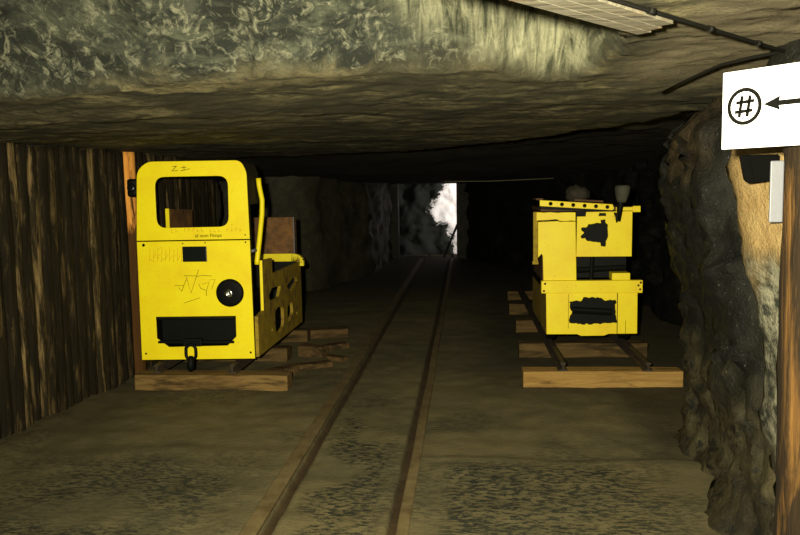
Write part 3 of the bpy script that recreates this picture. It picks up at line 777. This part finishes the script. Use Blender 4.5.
bar(bm, (cu-.013, cz-.026), (cu-.006, cz+.026), .0082); bar(bm, (cu+.008, cz-.026), (cu+.015, cz+.026), .0082)
bar(bm, (cu-.022, cz+.010), (cu+.026, cz+.012), .0082); bar(bm, (cu-.025, cz-.013), (cu+.022, cz-.011), .0082)
sgn('hash_emblem', bm, M['ink_black'])
bm = bmesh.new()
f = [bm.verts.new(p) for p in ((.113,-.0012,cz),(.156,-.0012,cz+.017),(.151,-.0012,cz),(.156,-.0012,cz-.017))]
b = [bm.verts.new((v.co.x, .001, v.co.z)) for v in f]
bm.faces.new(f); bm.faces.new(b[::-1])
for i in range(4): bm.faces.new((f[i], f[(i+1) % 4], b[(i+1) % 4], b[i]))
bar(bm, (.15, cz), (.47, cz), .0125)
sgn('arrow', bm, M['ink_black'])

# black work lamp fixed to the pale rock
W = thing('work_lamp', (.92, 2.50, 1.61), 'black box lamp fixed to the pale rock just below the white sign', 'lamp')
bm = bmesh.new(); vs = []
for y, pts in ((2.42, [(.815,1.688),(.935,1.688),(.932,1.610),(.838,1.604)]), (2.52, [(.850,1.684),(.950,1.684),(.948,1.616),(.865,1.612)])):
    vs.append([bm.verts.new((x, y, z)) for x, z in pts])
for i in range(4): bm.faces.new((vs[0][i], vs[0][(i+1) % 4], vs[1][(i+1) % 4], vs[1][i]))
bm.faces.new(vs[0]); bm.faces.new(vs[1][::-1])
bmesh.ops.bevel(bm, geom=list(bm.edges), offset=.004, segments=2, affect='EDGES')
bm_obj('housing', bm, M['lamp_black'], W)
bm = bmesh.new(); bmesh.ops.recalc_face_normals(bm, faces=bm.faces)
q = [bm.verts.new(p) for p in ((.845,2.4185,1.678),(.927,2.4185,1.678),(.926,2.4185,1.619),(.860,2.4185,1.614))]; bm.faces.new(q)
r = bmesh.ops.extrude_face_region(bm, geom=bm.faces[:]); bmesh.ops.translate(bm, vec=(0,-.003,0), verts=[g for g in r['geom'] if isinstance(g, bmesh.types.BMVert)])
bm_obj('lamp_glass', bm, M['lamp_black'], W)
bm = bmesh.new(); tube(bm, [(.905,2.50,1.65),(.94,2.58,1.66),(.99,2.68,1.66)], .012, 8); bm_obj('bracket', bm, M['black'], W)
bm = bmesh.new(); tube(bm, [(.948,2.46,1.685),(.955,2.45,1.72),(.975,2.42,1.80),(1.0,2.38,1.92),(1.01,2.36,2.06)], .006, 8); bm_obj('lamp_cord', bm, M['cable'], W, True)
bm = bmesh.new(); box(bm, (.897, 2.385, 1.487), (.934, 2.397, 1.668), .003, Matrix.Rotation(-.15, 3, 'Z'))
CS = thing('cover_strip', (.916, 2.39, 1.487), 'pale grey plastic strip on the rock between the black lamp and the post', 'strip')
bm_obj('strip_face', bm, M['pale'], CS)
bm = bmesh.new(); tube(bm, [(.918, 2.393, 1.53), (.98, 2.46, 1.53), (1.04, 2.53, 1.53)], .01, 8); bm_obj('fixing_stud', bm, M['pale'], CS)

# ------------------------------------------------------------------ overhead: boards, pipe, cable, light streak
def czf(x, y): return ceil_fn(x, y)[0][2]
bd = Vector((.64, .77)).normalized(); bn = Vector((-bd.y, bd.x))
o0 = Vector((.318, 1.832))
LB = ['closest to the black pipe', 'between the two others', 'closest to the bright curled rock']
for k in range(3):
    bm = bmesh.new(); w = .043
    ca = o0 + bn*(.024+k*(w+.002)); le = (.345+.03*k)
    s0 = -.55; m_ = ca+bd*((le+s0)/2)
    box(bm, (-(le-s0)/2, -w/2, -.009), ((le-s0)/2, w/2, .009), .002)
    bmesh.ops.transform(bm, matrix=Matrix.Translation((m_.x, m_.y, 2.022)) @ Matrix.Rotation(math.atan2(bd.y, bd.x), 4, 'Z'), verts=bm.verts)
    tag(bm_obj('ceiling_board', bm, M['board']), 'pale board laid flat against the roof, the one %s' % LB[k], 'board', 'pale boards under the roof')
bm = bmesh.new(); pp = []
for k in range(22):
    t = k/21; x, y = lerp(-.03, 1.10, t), lerp(1.42, 2.73, t); pp.append((x, y, 2.022))
tube(bm, pp, .006, 8)
for k in (9, 13, 17):
    x, y, z = pp[k]; tube(bm, [(x-.008, y-.009, z), (x+.008, y+.009, z)], .0095, 8)
tag(bm_obj('roof_pipe', bm, M['cable'], None, True), 'thin black pipe running along the roof beside the pale boards', 'pipe')
bm = bmesh.new(); tube(bm, [(1.15,2.40,2.03),(1.059,2.612,2.025),(.97,2.76,2.025),(.90,2.88,2.02),(.86,3.10,2.005),(.83,3.4,1.99)], .006, 8)
tag(bm_obj('roof_cable', bm, M['cable'], None, True), 'black cable under the roof passing just above the white sign', 'cable')
bm = bmesh.new(); tube(bm, [(-.35,13.0,1.735),(.1,13.0,1.732),(.4,13.0,1.728),(.9,13.0,1.74),(1.45,12.98,1.755)], .009, 8)  # added tube imitates a streak of light on the far roof
tag(bm_obj('light_streak', bm, plain('pale_light_streak', (.14,.125,.07), .8), None, True), 'thin pale tube standing in for a light streak on the roof behind the loader', 'cable')
bm = bmesh.new(); tube(bm, [(-.55,19.25,-.1),(-.38,19.42,.30),(-.2,19.6,.72)], .03, 8)
tag(bm_obj('leaning_pole', bm, M['coal'], None, True), 'dark pole leaning in front of the bright rock beyond the far doorway', 'pole')

# ------------------------------------------------------------------ light: the flash beside the lens, a mine lamp beyond the doorway, an added fill
def light(name, kind, loc, energy, color, rot=(0,0,0), **kw):
    l = bpy.data.lights.new(name, kind); l.energy = energy; l.color = color
    for k, v in kw.items(): setattr(l, k, v)
    o = bpy.data.objects.new(name, l); COL.objects.link(o); o.location = loc; o.rotation_euler = rot; return o
light('camera_flash', 'SPOT', (-.14, -.02, 1.70), 1850, (1, .95, .68), (math.radians(86), 0, math.radians(1)), spot_size=math.radians(105), spot_blend=1, shadow_soft_size=.035)
light('chamber_lamp', 'SPOT', (.75, 19.2, 1.5), 210, (1, .95, .91), (math.radians(88), 0, math.radians(38)), spot_size=math.radians(95), spot_blend=.4, shadow_soft_size=.06)
light('added_fill', 'POINT', (.9, .6, 1.85), 5, (1, .80, .50), shadow_soft_size=.1)  # unseen fill light added to lift the dark areas
w = bpy.data.worlds.new('World'); sc.world = w; w.use_nodes = True
w.node_tree.nodes['Background'].inputs[0].default_value = (.9, .85, .55, 1); w.node_tree.nodes['Background'].inputs[1].default_value = .03

# ------------------------------------------------------------------ camera
yaw, pitch, roll = math.radians(4.85), math.radians(5.65), math.radians(1.0)
F = Vector((-math.sin(yaw)*math.cos(pitch), math.cos(yaw)*math.cos(pitch), -math.sin(pitch)))
Rv = Vector((math.cos(yaw), math.sin(yaw), 0)); U = Rv.cross(F)
R2 = Rv*math.cos(roll)-U*math.sin(roll); U2 = U*math.cos(roll)+Rv*math.sin(roll)
cam = bpy.data.cameras.new('camera'); cam.sensor_width = 36; cam.lens = 778*36/800; cam.clip_start = .05
co = bpy.data.objects.new('camera', cam); COL.objects.link(co)
co.matrix_world = Matrix(((R2.x, U2.x, -F.x, 0), (R2.y, U2.y, -F.y, 0), (R2.z, U2.z, -F.z, 1.6), (0, 0, 0, 1)))
sc.camera = co
sc.view_settings.view_transform = 'Standard'; sc.view_settings.look = 'None'
sc.view_settings.exposure = 0; sc.view_settings.gamma = 1; sc.view_settings.use_curve_mapping = False
